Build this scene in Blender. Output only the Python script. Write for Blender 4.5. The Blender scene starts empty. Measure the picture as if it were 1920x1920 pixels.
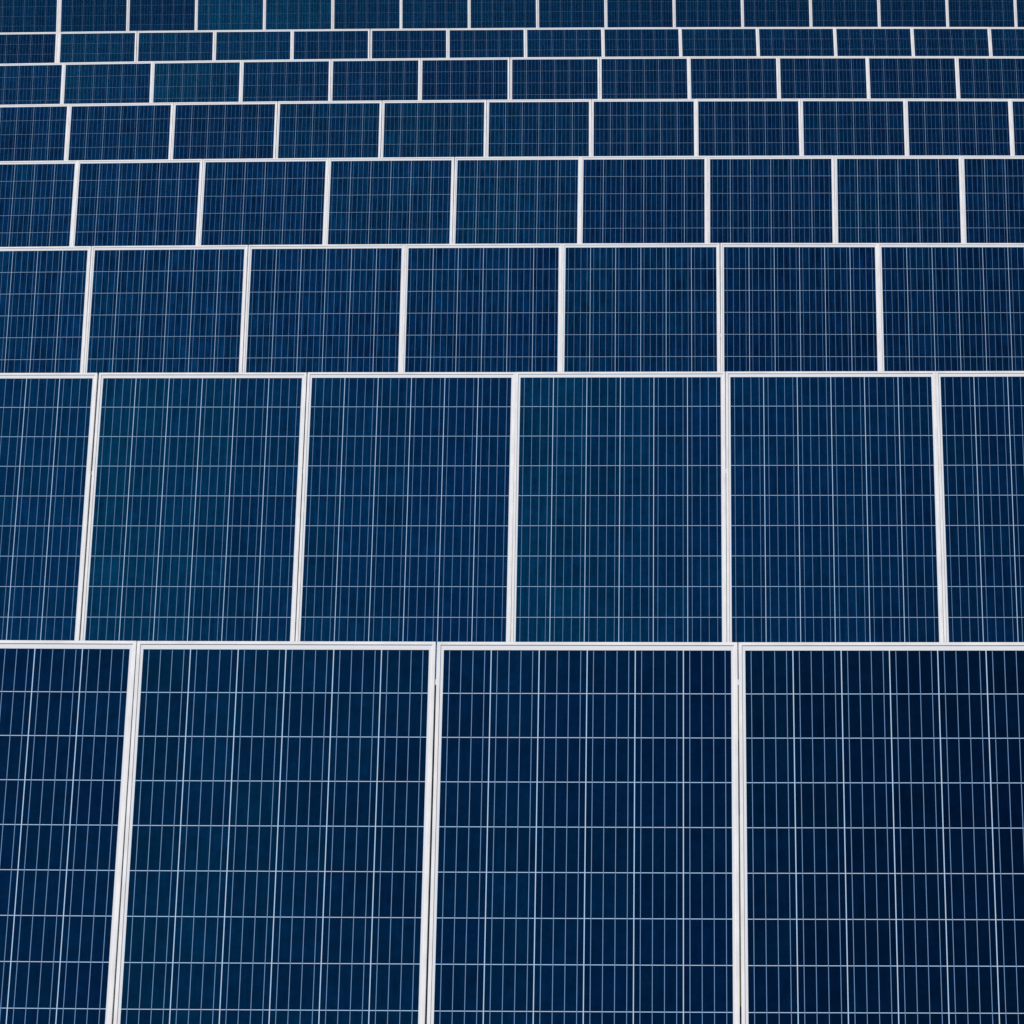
import bpy, bmesh, math, random
from mathutils import Vector, Matrix

# ------------------------------------------------------------------ camera, sky, sun, exposure
sc = bpy.context.scene
C = sc.collection
PITCH = math.radians(9.1)          # the camera looks slightly down over the rows
CAM_Z = 4.65
cam_data = bpy.data.cameras.new('camera')
cam_data.lens = 8200 / 1920 * 36.0  # a long lens
cam_data.sensor_width = 36.0
cam_data.clip_start = 0.1
cam_data.clip_end = 5000.0
cam = bpy.data.objects.new('camera', cam_data)
C.objects.link(cam)
cam.location = (0, 0, CAM_Z)
cam.rotation_euler = (math.radians(90) - PITCH, 0, 0)
sc.camera = cam

SUN_EL = math.radians(60)
SUN_AZ = math.radians(240)          # measured from +Y (away from the camera) clockwise: behind the camera, to the left
world = bpy.data.worlds.new('World')
sc.world = world
world.use_nodes = True
wn = world.node_tree
bg = wn.nodes['Background']
sky = wn.nodes.new('ShaderNodeTexSky')
sky.sky_type = 'NISHITA'
sky.sun_disc = False
sky.sun_elevation = SUN_EL
sky.sun_rotation = SUN_AZ
sky.air_density = 1.0
sky.dust_density = 0.6
sky.ozone_density = 1.5
wn.links.new(sky.outputs[0], bg.inputs[0])
bg.inputs[1].default_value = 0.07

sun_data = bpy.data.lights.new('sun', 'SUN')
sun_data.energy = 3.45
sun_data.angle = math.radians(0.53)
sun_data.color = (1.0, 0.965, 0.93)
sun = bpy.data.objects.new('sun', sun_data)
C.objects.link(sun)
sd = Vector((math.sin(SUN_AZ) * math.cos(SUN_EL), math.cos(SUN_AZ) * math.cos(SUN_EL), math.sin(SUN_EL)))
sun.rotation_euler = sd.to_track_quat('Z', 'Y').to_euler()

sc.view_settings.view_transform = 'Standard'
sc.view_settings.look = 'None'
sc.view_settings.exposure = 0.0
sc.view_settings.gamma = 1.0
sc.view_settings.use_curve_mapping = False
sc.cycles.max_bounces = 6
sc.cycles.sample_clamp_indirect = 4.0

random.seed(11)

# ------------------------------------------------------------------ materials
def new_mat(name):
    m = bpy.data.materials.new(name)
    m.use_nodes = True
    nt = m.node_tree
    return m, nt, nt.nodes['Principled BSDF']

def node(nt, typ, **kw):
    n = nt.nodes.new(typ)
    for k, v in kw.items():
        setattr(n, k, v)
    return n

def mix_rgb(nt, mode, fac, a, b):
    n = nt.nodes.new('ShaderNodeMix')
    n.data_type = 'RGBA'
    n.blend_type = mode
    n.inputs[0].default_value = fac
    for s, v in ((6, a), (7, b)):
        if isinstance(v, tuple):
            n.inputs[s].default_value = v
        else:
            nt.links.new(v, n.inputs[s])
    return n.outputs[2]

# anodised aluminium of the module frames, very pale and satin
M_FRAME, nt, b = new_mat('pale_anodised_aluminium')
tc = node(nt, 'ShaderNodeTexCoord')
oi = node(nt, 'ShaderNodeObjectInfo')
mp = node(nt, 'ShaderNodeMapping')
mp.inputs['Scale'].default_value = (6, 6, 6)
nt.links.new(tc.outputs['Object'], mp.inputs['Vector'])
nt.links.new(oi.outputs['Location'], mp.inputs['Location'])
nz = node(nt, 'ShaderNodeTexNoise')
nz.inputs['Scale'].default_value = 1.4
nz.inputs['Detail'].default_value = 5
nt.links.new(mp.outputs[0], nz.inputs['Vector'])
rp = node(nt, 'ShaderNodeValToRGB')
rp.color_ramp.elements[0].position = 0.30
rp.color_ramp.elements[0].color = (0.72, 0.705, 0.70, 1)
rp.color_ramp.elements[1].position = 0.62
rp.color_ramp.elements[1].color = (0.86, 0.84, 0.83, 1)
nt.links.new(nz.outputs['Fac'], rp.inputs[0])
nt.links.new(rp.outputs[0], b.inputs['Base Color'])
b.inputs['Roughness'].default_value = 0.55
b.inputs['Specular IOR Level'].default_value = 0.35

# white backsheet seen through the glass
M_SHEET, nt, b = new_mat('white_backsheet_under_glass')
b.inputs['Base Color'].default_value = (0.76, 0.765, 0.785, 1)
b.inputs['Roughness'].default_value = 0.12
b.inputs['Specular IOR Level'].default_value = 0.15

# the same sheet where it shows only as hairlines between the blue cells
M_FIELD, nt, b = new_mat('encapsulant_between_cells')
b.inputs['Base Color'].default_value = (0.48, 0.65, 0.86, 1)
b.inputs['Roughness'].default_value = 0.12
b.inputs['Specular IOR Level'].default_value = 0.15

# tinned copper ribbons
M_RIBBON, nt, b = new_mat('tinned_copper_ribbon')
b.inputs['Base Color'].default_value = (0.19, 0.32, 0.53, 1)
b.inputs['Roughness'].default_value = 0.12
b.inputs['Specular IOR Level'].default_value = 0.15

# polycrystalline silicon cell behind anti-reflective glass; object colour holds each cell's tint and painted sky reflection
M_CELL, nt, b = new_mat('polycrystalline_silicon')
tc = node(nt, 'ShaderNodeTexCoord')
oi = node(nt, 'ShaderNodeObjectInfo')
rnd = node(nt, 'ShaderNodeMath', operation='MULTIPLY')
nt.links.new(oi.outputs['Random'], rnd.inputs[0])
rnd.inputs[1].default_value = 57.0
cmb = node(nt, 'ShaderNodeCombineXYZ')
for i in range(3):
    nt.links.new(rnd.outputs[0], cmb.inputs[i])
add = node(nt, 'ShaderNodeVectorMath', operation='ADD')
nt.links.new(tc.outputs['Object'], add.inputs[0])
nt.links.new(cmb.outputs[0], add.inputs[1])
# fine streaks along the ribbons
mp = node(nt, 'ShaderNodeMapping')
mp.inputs['Scale'].default_value = (95, 5.5, 1)
nt.links.new(add.outputs[0], mp.inputs['Vector'])
st = node(nt, 'ShaderNodeTexNoise')
st.inputs['Scale'].default_value = 1.0
st.inputs['Detail'].default_value = 2.0
nt.links.new(mp.outputs[0], st.inputs['Vector'])
sr = node(nt, 'ShaderNodeMapRange')
sr.inputs['From Min'].default_value = 0.30
sr.inputs['From Max'].default_value = 0.72
sr.inputs['To Min'].default_value = 0.55
sr.inputs['To Max'].default_value = 1.75
nt.links.new(st.outputs['Fac'], sr.inputs['Value'])
# crystal grains
vo = node(nt, 'ShaderNodeTexVoronoi')
vo.inputs['Scale'].default_value = 62.0
nt.links.new(add.outputs[0], vo.inputs['Vector'])
sep = node(nt, 'ShaderNodeSeparateColor')
nt.links.new(vo.outputs['Color'], sep.inputs[0])
gr = node(nt, 'ShaderNodeMapRange')
gr.inputs['To Min'].default_value = 0.90
gr.inputs['To Max'].default_value = 1.10
nt.links.new(sep.outputs[0], gr.inputs['Value'])
# slow drift of the coating colour over a cell
dn = node(nt, 'ShaderNodeTexNoise')
dn.inputs['Scale'].default_value = 16.0
dn.inputs['Detail'].default_value = 3.0
nt.links.new(add.outputs[0], dn.inputs['Vector'])
dr = node(nt, 'ShaderNodeMapRange')
dr.inputs['From Min'].default_value = 0.3
dr.inputs['From Max'].default_value = 0.7
dr.inputs['To Min'].default_value = 0.85
dr.inputs['To Max'].default_value = 1.16
nt.links.new(dn.outputs['Fac'], dr.inputs['Value'])
m1 = node(nt, 'ShaderNodeMath', operation='MULTIPLY')
m2 = node(nt, 'ShaderNodeMath', operation='MULTIPLY')
mxs = node(nt, 'ShaderNodeMapRange')      # how streaky the cells of a row are: the alpha of the object colour
mxs.inputs['To Min'].default_value = 1.0
nt.links.new(oi.outputs['Alpha'], mxs.inputs['Value'])
nt.links.new(sr.outputs[0], mxs.inputs['To Max'])
nt.links.new(mxs.outputs[0], m1.inputs[0]); nt.links.new(gr.outputs[0], m1.inputs[1])
nt.links.new(m1.outputs[0], m2.inputs[0]); nt.links.new(dr.outputs[0], m2.inputs[1])
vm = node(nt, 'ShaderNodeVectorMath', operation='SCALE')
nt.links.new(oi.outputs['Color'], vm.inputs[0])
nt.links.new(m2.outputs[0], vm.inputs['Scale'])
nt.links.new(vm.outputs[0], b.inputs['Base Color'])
b.inputs['Roughness'].default_value = 0.05
b.inputs['Specular IOR Level'].default_value = 0.22
b.inputs['Specular Tint'].default_value = (0.10, 0.45, 1.0, 1)   # the anti-reflective coating lets only blue glance off

M_STEEL, nt, b = new_mat('galvanised_steel')
nz = node(nt, 'ShaderNodeTexNoise')
nz.inputs['Scale'].default_value = 30
rp = node(nt, 'ShaderNodeValToRGB')
rp.color_ramp.elements[0].color = (0.16, 0.165, 0.17, 1)
rp.color_ramp.elements[1].color = (0.28, 0.285, 0.29, 1)
nt.links.new(nz.outputs['Fac'], rp.inputs[0])
nt.links.new(rp.outputs[0], b.inputs['Base Color'])
b.inputs['Metallic'].default_value = 0.1
b.inputs['Roughness'].default_value = 0.5

M_GROUND, nt, b = new_mat('dry_meadow_ground')
tc = node(nt, 'ShaderNodeTexCoord')
n1 = node(nt, 'ShaderNodeTexNoise'); n1.inputs['Scale'].default_value = 0.35; n1.inputs['Detail'].default_value = 8
n2 = node(nt, 'ShaderNodeTexNoise'); n2.inputs['Scale'].default_value = 9; n2.inputs['Detail'].default_value = 8
nt.links.new(tc.outputs['Object'], n1.inputs['Vector'])
nt.links.new(tc.outputs['Object'], n2.inputs['Vector'])
r1 = node(nt, 'ShaderNodeValToRGB')
r1.color_ramp.elements[0].position = 0.35; r1.color_ramp.elements[0].color = (0.06, 0.085, 0.03, 1)
r1.color_ramp.elements[1].position = 0.65; r1.color_ramp.elements[1].color = (0.16, 0.13, 0.07, 1)
nt.links.new(n1.outputs['Fac'], r1.inputs[0])
r2 = node(nt, 'ShaderNodeValToRGB')
r2.color_ramp.elements[0].color = (0.45, 0.45, 0.45, 1)
r2.color_ramp.elements[1].color = (1.3, 1.3, 1.3, 1)
nt.links.new(n2.outputs['Fac'], r2.inputs[0])
nt.links.new(mix_rgb(nt, 'MULTIPLY', 1.0, r1.outputs[0], r2.outputs[0]), b.inputs['Base Color'])
b.inputs['Roughness'].default_value = 0.95
bp = node(nt, 'ShaderNodeBump'); bp.inputs['Strength'].default_value = 0.6; bp.inputs['Distance'].default_value = 0.06
nt.links.new(n2.outputs['Fac'], bp.inputs['Height'])
nt.links.new(bp.outputs[0], b.inputs['Normal'])

# ------------------------------------------------------------------ helpers
def mesh_from(name, verts, faces, mat):
    me = bpy.data.meshes.new(name)
    me.from_pydata([tuple(v) for v in verts], [], faces)
    me.materials.append(mat)
    me.validate()
    me.update()
    return me

def box_into(verts, faces, x0, x1, y0, y1, z0, z1):
    n = len(verts)
    verts += [(x0, y0, z0), (x1, y0, z0), (x1, y1, z0), (x0, y1, z0), (x0, y0, z1), (x1, y0, z1), (x1, y1, z1), (x0, y1, z1)]
    faces += [(n, n+3, n+2, n+1), (n+4, n+5, n+6, n+7), (n, n+1, n+5, n+4), (n+1, n+2, n+6, n+5), (n+2, n+3, n+7, n+6), (n+3, n, n+4, n+7)]

def beam_into(verts, faces, a, b, w, h, up):
    """a bar from a to b, w wide, h deep along UP"""
    a, b = Vector(a), Vector(b)
    d = (b - a).normalized()
    s = d.cross(Vector(up)).normalized()
    u = s.cross(d).normalized()
    n = len(verts)
    for p in (a, b):
        for i, j in ((-1, -1), (1, -1), (1, 1), (-1, 1)):
            verts.append(tuple(p + s * (i * w / 2) + u * (j * h / 2)))
    faces += [(n, n+1, n+2, n+3), (n+7, n+6, n+5, n+4), (n, n+4, n+5, n+1), (n+1, n+5, n+6, n+2), (n+2, n+6, n+7, n+3), (n+3, n+7, n+4, n)]

def add_obj(name, data, parent=None, loc=None):
    o = bpy.data.objects.new(name, data)
    C.objects.link(o)
    if parent is not None:
        o.parent = parent
    if loc is not None:
        o.location = loc
    return o

# ------------------------------------------------------------------ ground
def ground_mesh():
    xs = [-2500, -600, -150, -60] + [-30 + 3 * i for i in range(21)] + [60, 150, 600, 2500]
    ys = [-2500, -600, -150, -40, -10] + [3 * i for i in range(31)] + [130, 300, 900, 2500]
    verts, faces = [], []
    for y in ys:
        for x in xs:
            near = abs(x) <= 30 and -10 < y < 95
            z = (0.05 * math.sin(x * 0.21 + y * 0.13) + 0.04 * math.sin(y * 0.31 + 1.7)) if near else 0.0
            verts.append((x, y, z - 0.02))
    w = len(xs)
    for j in range(len(ys) - 1):
        for i in range(w - 1):
            a = j * w + i
            faces.append((a, a + 1, a + 1 + w, a + w))
    me = mesh_from('ground', verts, faces, M_GROUND)
    for p in me.polygons:
        p.use_smooth = True
    return me
ground = add_obj('ground', ground_mesh())
ground['kind'] = 'structure'

# ------------------------------------------------------------------ module geometry (metres)
CELL = 0.159                # pitch of the cells along the module
CELLX = 0.1594              # and across it
PANEL_W, PANEL_H = 0.9968, 1.647
LIP = 0.0118                # visible width of the frame's lip
LIP_UP = 0.0028             # the lip stands proud of the glass
DEPTH = 0.034
HW = PANEL_W / 2
TOP_FIRST = 0.187           # top edge of the frame to the first joint between cells
Y_TOPCELL = PANEL_H - (TOP_FIRST - CELL)   # upper limit of the cell field

def frame_mesh():
    # profile from the outside foot over the lip to the glass: (inset, z)
    prof = [(0.0, -DEPTH), (0.0, LIP_UP - 0.0008), (0.0008, LIP_UP), (LIP - 0.0010, LIP_UP), (LIP, LIP_UP - 0.0010), (LIP, -0.0035),
            (0.0022, -0.0035), (0.0022, -DEPTH + 0.002), (0.022, -DEPTH + 0.002), (0.022, -DEPTH)]
    verts, faces = [], []
    for ins, z in prof:
        verts += [(-HW + ins, ins, z), (HW - ins, ins, z), (HW - ins, PANEL_H - ins, z), (-HW + ins, PANEL_H - ins, z)]
    n = len(prof)
    for k in range(n):
        a, b2 = 4 * k, 4 * ((k + 1) % n)
        for c in range(4):
            d = (c + 1) % 4
            faces.append((a + c, a + d, b2 + d, b2 + c))
    me = mesh_from('frame', verts, faces, M_FRAME)
    bm = bmesh.new(); bm.from_mesh(me); bmesh.ops.recalc_face_normals(bm, faces=bm.faces); bm.to_mesh(me); bm.free()
    return me
ME_FRAME = frame_mesh()

v, f = [], []
box_into(v, f, -HW + 0.004, HW - 0.004, 0.004, PANEL_H - 0.004, -0.003, 0.0)
fx = 3 * CELLX - 0.003
box_into(v, f, -fx, fx, Y_TOPCELL - 10 * CELL + 0.003, Y_TOPCELL - 0.003, -0.0005, 0.0002)
ME_SHEET = mesh_from('backsheet', v, f, M_SHEET)
ME_SHEET.materials.append(M_FIELD)
for p in ME_SHEET.polygons:
    if min(ME_SHEET.vertices[i].co.z for i in p.vertices) > -0.001 and max(ME_SHEET.vertices[i].co.z for i in p.vertices) > 0.0001:
        p.material_index = 1

# lines narrowed row by row so they dim with distance: joint between cells and width of the ribbons (metres), nearest row first
JOINT = [0.0034, 0.0030, 0.0026, 0.0022, 0.0019, 0.0016, 0.0014, 0.0012]
RIBBON = [0.00195, 0.00155, 0.00125, 0.0010, 0.0008, 0.0007, 0.0006, 0.0006]
STREAK = [0.20, 0.40, 1.0, 1.0, 0.9, 0.7, 0.6, 0.6]
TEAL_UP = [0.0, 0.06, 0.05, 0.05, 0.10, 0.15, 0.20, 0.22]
ME_CELLS, ME_RIBBONS = [], []
for g, rw in zip(JOINT, RIBBON):
    cw, ch = CELLX - g, CELL - g * 0.85
    v, f = [], []
    box_into(v, f, -cw / 2, cw / 2, -ch / 2, ch / 2, -0.0004, 0.0007)
    ME_CELLS.append(mesh_from('solar_cell', v, f, M_CELL))
    v, f = [], []
    for c in range(6):
        for k in range(4):
            x = (c - 2.5) * CELLX + (-0.375 + 0.25 * k) * cw
            box_into(v, f, x - rw / 2, x + rw / 2, Y_TOPCELL - 10 * CELL + 0.006, Y_TOPCELL - 0.004, 0.0004, 0.0010)
    ME_RIBBONS.append(mesh_from('busbar', v, f, M_RIBBON))

v, f = [], []
box_into(v, f, -0.06, 0.06, PANEL_H - 0.24, PANEL_H - 0.13, -0.026, -0.0032)
M_BOX, nt, b = new_mat('black_plastic')
b.inputs['Base Color'].default_value = (0.02, 0.02, 0.02, 1)
b.inputs['Roughness'].default_value = 0.5
ME_BOX = mesh_from('junction_box', v, f, M_BOX)

# ------------------------------------------------------------------ the rows as they stand
# (centre of the top edge, row direction, direction down the slope, sag, number of joints, shifts of the joints in mm)
ROWS = [
 dict(O=(-0.25, 14.297, 1.922), X=(0.9993, -0.0379, 0.0048), Y=(-0.0184, -0.5861, -0.81), q=-0.00081, n=3, du=[-1, 0, 1]),
 dict(O=(0.015, 20.712, 2.008), X=(0.9992, -0.0385, 0.0069), Y=(-0.0173, -0.5931, -0.8049), q=-0.00004, n=5, du=[0, 6, 2, -8, -1]),
 dict(O=(-0.182, 27.679, 1.94), X=(0.9994, -0.0351, 0.0075), Y=(-0.0148, -0.5935, -0.8047), q=0.00089, n=6, du=[3, 2, 6, -1, -3, -3]),
 dict(O=(0.044, 34.591, 1.954), X=(0.9991, -0.0416, 0.0087), Y=(-0.0179, -0.5976, -0.8016), q=0.00084, n=8, du=[5, 0, 1, 2, 2, -2, -2, -6]),
 dict(O=(0.253, 41.953, 1.928), X=(0.9996, -0.0264, 0.0071), Y=(-0.0108, -0.6204, -0.7842), q=0.00088, n=10, du=[1, -1, -4, 4, 6, 7, 4, -6, -4, 2]),
 dict(O=(-0.03, 49.195, 1.928), X=(0.9999, -0.0122, 0.0079), Y=(-0.0014, -0.6185, -0.7858), q=0.0009, n=11, du=[3, 3, -3, 3, 2, 6, 10, 8, 4, 1, -4]),
 dict(O=(0.661, 56.778, 1.891), X=(1.0, 0.0051, 0.0044), Y=(0.0066, -0.6226, -0.7825), q=0.00057, n=12, du=[-3, 2, 1, 6, 12, 11, 13, -1, 5, 5, -2, 5], join=0.026),
 dict(O=(0.872, 64.576, 2.056), X=(1.0, 0.0002, 0.0046), Y=(0.0041, -0.51, -0.8601), q=0.00055, n=14, du=[0] * 14, join=0.026),
]
ROW_WORD = ['in the nearest row, at the bottom', 'in the second row up', 'in the third row up', 'in the fourth row up', 'in the fifth row up',
            'in the sixth row up', 'in the seventh row up', 'in the farthest row, along the top']
ORD = ['first', 'second', 'third', 'fourth', 'fifth', 'sixth', 'seventh', 'eighth', 'ninth', 'tenth', 'eleventh', 'twelfth', 'thirteenth', 'fourteenth', 'fifteenth', 'sixteenth']
DOWN = Vector((0, -math.sin(PITCH), -math.cos(PITCH)))

# tint of each module with the sky's reflected gradient painted in: (left, right) where 0 is navy and 1 is teal, and a brightness at the left and the right side
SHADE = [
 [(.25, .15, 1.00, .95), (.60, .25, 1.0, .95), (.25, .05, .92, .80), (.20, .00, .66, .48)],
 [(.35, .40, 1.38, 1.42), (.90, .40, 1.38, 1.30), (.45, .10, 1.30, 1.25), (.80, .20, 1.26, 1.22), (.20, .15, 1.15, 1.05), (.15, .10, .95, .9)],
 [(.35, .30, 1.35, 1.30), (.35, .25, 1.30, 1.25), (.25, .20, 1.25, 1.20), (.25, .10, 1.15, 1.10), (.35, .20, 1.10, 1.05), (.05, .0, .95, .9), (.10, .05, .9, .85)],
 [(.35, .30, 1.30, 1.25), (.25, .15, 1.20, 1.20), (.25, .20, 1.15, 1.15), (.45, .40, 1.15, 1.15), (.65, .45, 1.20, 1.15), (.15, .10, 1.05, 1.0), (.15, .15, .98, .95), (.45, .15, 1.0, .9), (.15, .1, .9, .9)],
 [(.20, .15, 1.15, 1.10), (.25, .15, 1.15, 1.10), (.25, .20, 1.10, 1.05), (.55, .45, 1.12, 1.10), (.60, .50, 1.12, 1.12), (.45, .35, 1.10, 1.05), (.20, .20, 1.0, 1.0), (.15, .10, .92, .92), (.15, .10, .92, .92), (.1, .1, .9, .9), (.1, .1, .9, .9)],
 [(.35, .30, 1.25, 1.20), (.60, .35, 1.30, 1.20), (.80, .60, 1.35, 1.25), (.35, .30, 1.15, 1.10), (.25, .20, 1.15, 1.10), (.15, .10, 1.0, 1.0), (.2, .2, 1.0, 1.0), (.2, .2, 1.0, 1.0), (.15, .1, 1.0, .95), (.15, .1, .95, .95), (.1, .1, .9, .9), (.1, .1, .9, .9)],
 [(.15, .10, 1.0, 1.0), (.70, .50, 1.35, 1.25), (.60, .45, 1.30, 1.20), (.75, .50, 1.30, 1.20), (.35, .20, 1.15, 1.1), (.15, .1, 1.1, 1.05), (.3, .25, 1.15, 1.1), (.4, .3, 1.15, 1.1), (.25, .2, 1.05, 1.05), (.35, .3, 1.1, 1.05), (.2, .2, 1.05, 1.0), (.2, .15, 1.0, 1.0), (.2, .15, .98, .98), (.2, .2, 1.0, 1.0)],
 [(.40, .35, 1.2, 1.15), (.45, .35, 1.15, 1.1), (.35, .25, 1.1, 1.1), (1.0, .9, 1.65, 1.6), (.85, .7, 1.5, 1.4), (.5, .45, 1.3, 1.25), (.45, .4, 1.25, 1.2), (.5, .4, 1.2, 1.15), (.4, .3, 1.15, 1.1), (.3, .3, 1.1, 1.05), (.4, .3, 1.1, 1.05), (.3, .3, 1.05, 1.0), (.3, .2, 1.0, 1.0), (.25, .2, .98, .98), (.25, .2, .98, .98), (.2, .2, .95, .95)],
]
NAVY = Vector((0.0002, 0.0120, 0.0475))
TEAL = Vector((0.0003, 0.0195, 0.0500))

def top_point(row, u):
    return Vector(row['O']) + Vector(row['X']) * u + DOWN * (row['q'] * u * u)

def tint_word(sh):
    t = (sh[0] + sh[1]) / 2
    br = (sh[2] + sh[3]) / 2
    if t >= .55:
        return 'teal tinted'
    if br < .80:
        return 'near black navy'
    if br < 1.0:
        return 'dark navy'
    return 'deep blue'

def make_panel(row_i, idx, total, u, shade):
    row = ROWS[row_i]
    X = (top_point(row, u + 0.5) - top_point(row, u - 0.5)).normalized()
    Yd = Vector(row['Y'])
    Yd = (Yd - X * Yd.dot(X)).normalized()
    Yu = -Yd
    N = X.cross(Yu).normalized()
    top = top_point(row, u)
    base = top + Yd * PANEL_H
    root = bpy.data.objects.new('solar_panel', None)
    root.empty_display_size = 0.2
    C.objects.link(root)
    rot = Matrix((X, Yu, N)).transposed().to_4x4()
    wob = Matrix.Rotation(random.uniform(-0.0012, 0.0012), 4, 'Z')
    root.matrix_world = Matrix.Translation(base) @ rot @ wob
    place = ORD[idx] + ' from left' if idx < total - 1 else 'rightmost'
    if idx == 0:
        place = 'leftmost'
    root['label'] = '%s white framed solar panel, %s %s' % (tint_word(shade), place, ROW_WORD[row_i])
    root['category'] = 'solar panel'
    root['group'] = 'solar panels of the solar farm'
    add_obj('frame', ME_FRAME, root)
    add_obj('backsheet', ME_SHEET, root)
    r = add_obj('busbar', ME_RIBBONS[row_i], root)
    r['kind'] = 'stuff'
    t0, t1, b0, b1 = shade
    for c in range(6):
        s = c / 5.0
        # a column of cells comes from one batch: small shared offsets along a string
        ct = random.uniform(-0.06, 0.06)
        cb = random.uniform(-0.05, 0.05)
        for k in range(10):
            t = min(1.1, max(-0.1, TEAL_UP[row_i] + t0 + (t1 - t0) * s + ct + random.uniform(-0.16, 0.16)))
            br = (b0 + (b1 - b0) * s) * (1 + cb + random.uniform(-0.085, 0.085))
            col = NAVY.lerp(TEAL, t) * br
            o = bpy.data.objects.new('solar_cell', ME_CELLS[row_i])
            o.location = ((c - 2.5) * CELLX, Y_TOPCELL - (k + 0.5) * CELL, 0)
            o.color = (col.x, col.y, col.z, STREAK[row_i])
            o.parent = root
            C.objects.link(o)
    return root

def ground_z(x, y):
    return 0.05 * math.sin(x * 0.21 + y * 0.13) + 0.04 * math.sin(y * 0.31 + 1.7) - 0.02

def make_rack(row_i, ulo, uhi, joins):
    """the steel table that carries one row: two rails behind the modules, sloping rafters, legs"""
    row = ROWS[row_i]
    Yd = Vector(row['Y']).normalized()
    Xr = Vector(row['X']).normalized()
    Yd = (Yd - Xr * Yd.dot(Xr)).normalized()
    N = Xr.cross(-Yd).normalized()
    base = top_point(row, 0) + Yd * PANEL_H
    root = bpy.data.objects.new('mounting_rack', None)
    C.objects.link(root)
    root.location = (base.x, base.y, ground_z(base.x, base.y))
    root['label'] = 'galvanised steel rack holding up the solar panels ' + ROW_WORD[row_i]
    root['category'] = 'rack'
    root['group'] = 'racks under the rows of solar panels'
    inv = -Vector(root.location)
    def P(u, s, n):
        return top_point(row, u) + Yd * s + N * n + inv
    for s in (0.36, 1.29):
        v, f = [], []
        k = int((uhi - ulo) / 1.0)
        for i in range(k):
            a = ulo + (uhi - ulo) * i / k
            b2 = ulo + (uhi - ulo) * (i + 1) / k
            beam_into(v, f, P(a, s, -DEPTH - 0.023), P(b2, s, -DEPTH - 0.023), 0.045, 0.044, N)
        add_obj('rail', mesh_from('rail', v, f, M_STEEL), root)
    n_leg = max(2, int(round((uhi - ulo) / 2.6)) + 1)
    for i in range(n_leg):
        u = ulo + 0.45 + (uhi - ulo - 0.9) * i / (n_leg - 1)
        v, f = [], []
        beam_into(v, f, P(u, 0.12, -DEPTH - 0.082), P(u, 1.53, -DEPTH - 0.082), 0.05, 0.07, N)
        add_obj('rafter', mesh_from('rafter', v, f, M_STEEL), root)
        for s in (0.30, 1.35):
            p = P(u, s, -DEPTH - 0.12)
            w = p - inv
            v, f = [], []
            beam_into(v, f, p, Vector((p.x, p.y, p.z - (w.z - ground_z(w.x, w.y)) - 0.25)), 0.06, 0.06, (0, 1, 0))
            add_obj('leg', mesh_from('leg', v, f, M_STEEL), root)
    for u, g in joins:      # strip that closes the wider joint between two tables
        v, f = [], []
        a = top_point(row, u)
        beam_into(v, f, P(u, 0.004, -0.004), P(u, PANEL_H - 0.004, -0.004), g + 0.0035, 0.006, N)
        add_obj('joint_cover', mesh_from('joint_cover', v, f, M_FRAME), root)
    return root

for ri, row in enumerate(ROWS):
    n = row['n']
    u0 = -(n - 1) / 2.0
    du = [d / 1000.0 for d in row['du']]
    centres = [u0 - 0.5 + du[0]]
    for i in range(n - 1):
        centres.append(u0 + i + 0.5 + (du[i] + du[i + 1]) / 2)
    centres.append(u0 + n - 0.5 + du[-1])
    joins = []
    if 'join' in row:
        j = row['join']
        centres.insert(0, centres[0] - 1.0 - j)
        joins.append((centres[0] + 0.5 + j / 2, j))
    # neighbours keep at least a slit between their frames
    for i in range(1, len(centres)):
        centres[i] = max(centres[i], centres[i - 1] + PANEL_W + 0.0018)
    for i, u in enumerate(centres):
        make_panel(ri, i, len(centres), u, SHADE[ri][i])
    make_rack(ri, centres[0] - HW - 0.05, centres[-1] + HW + 0.05, joins)
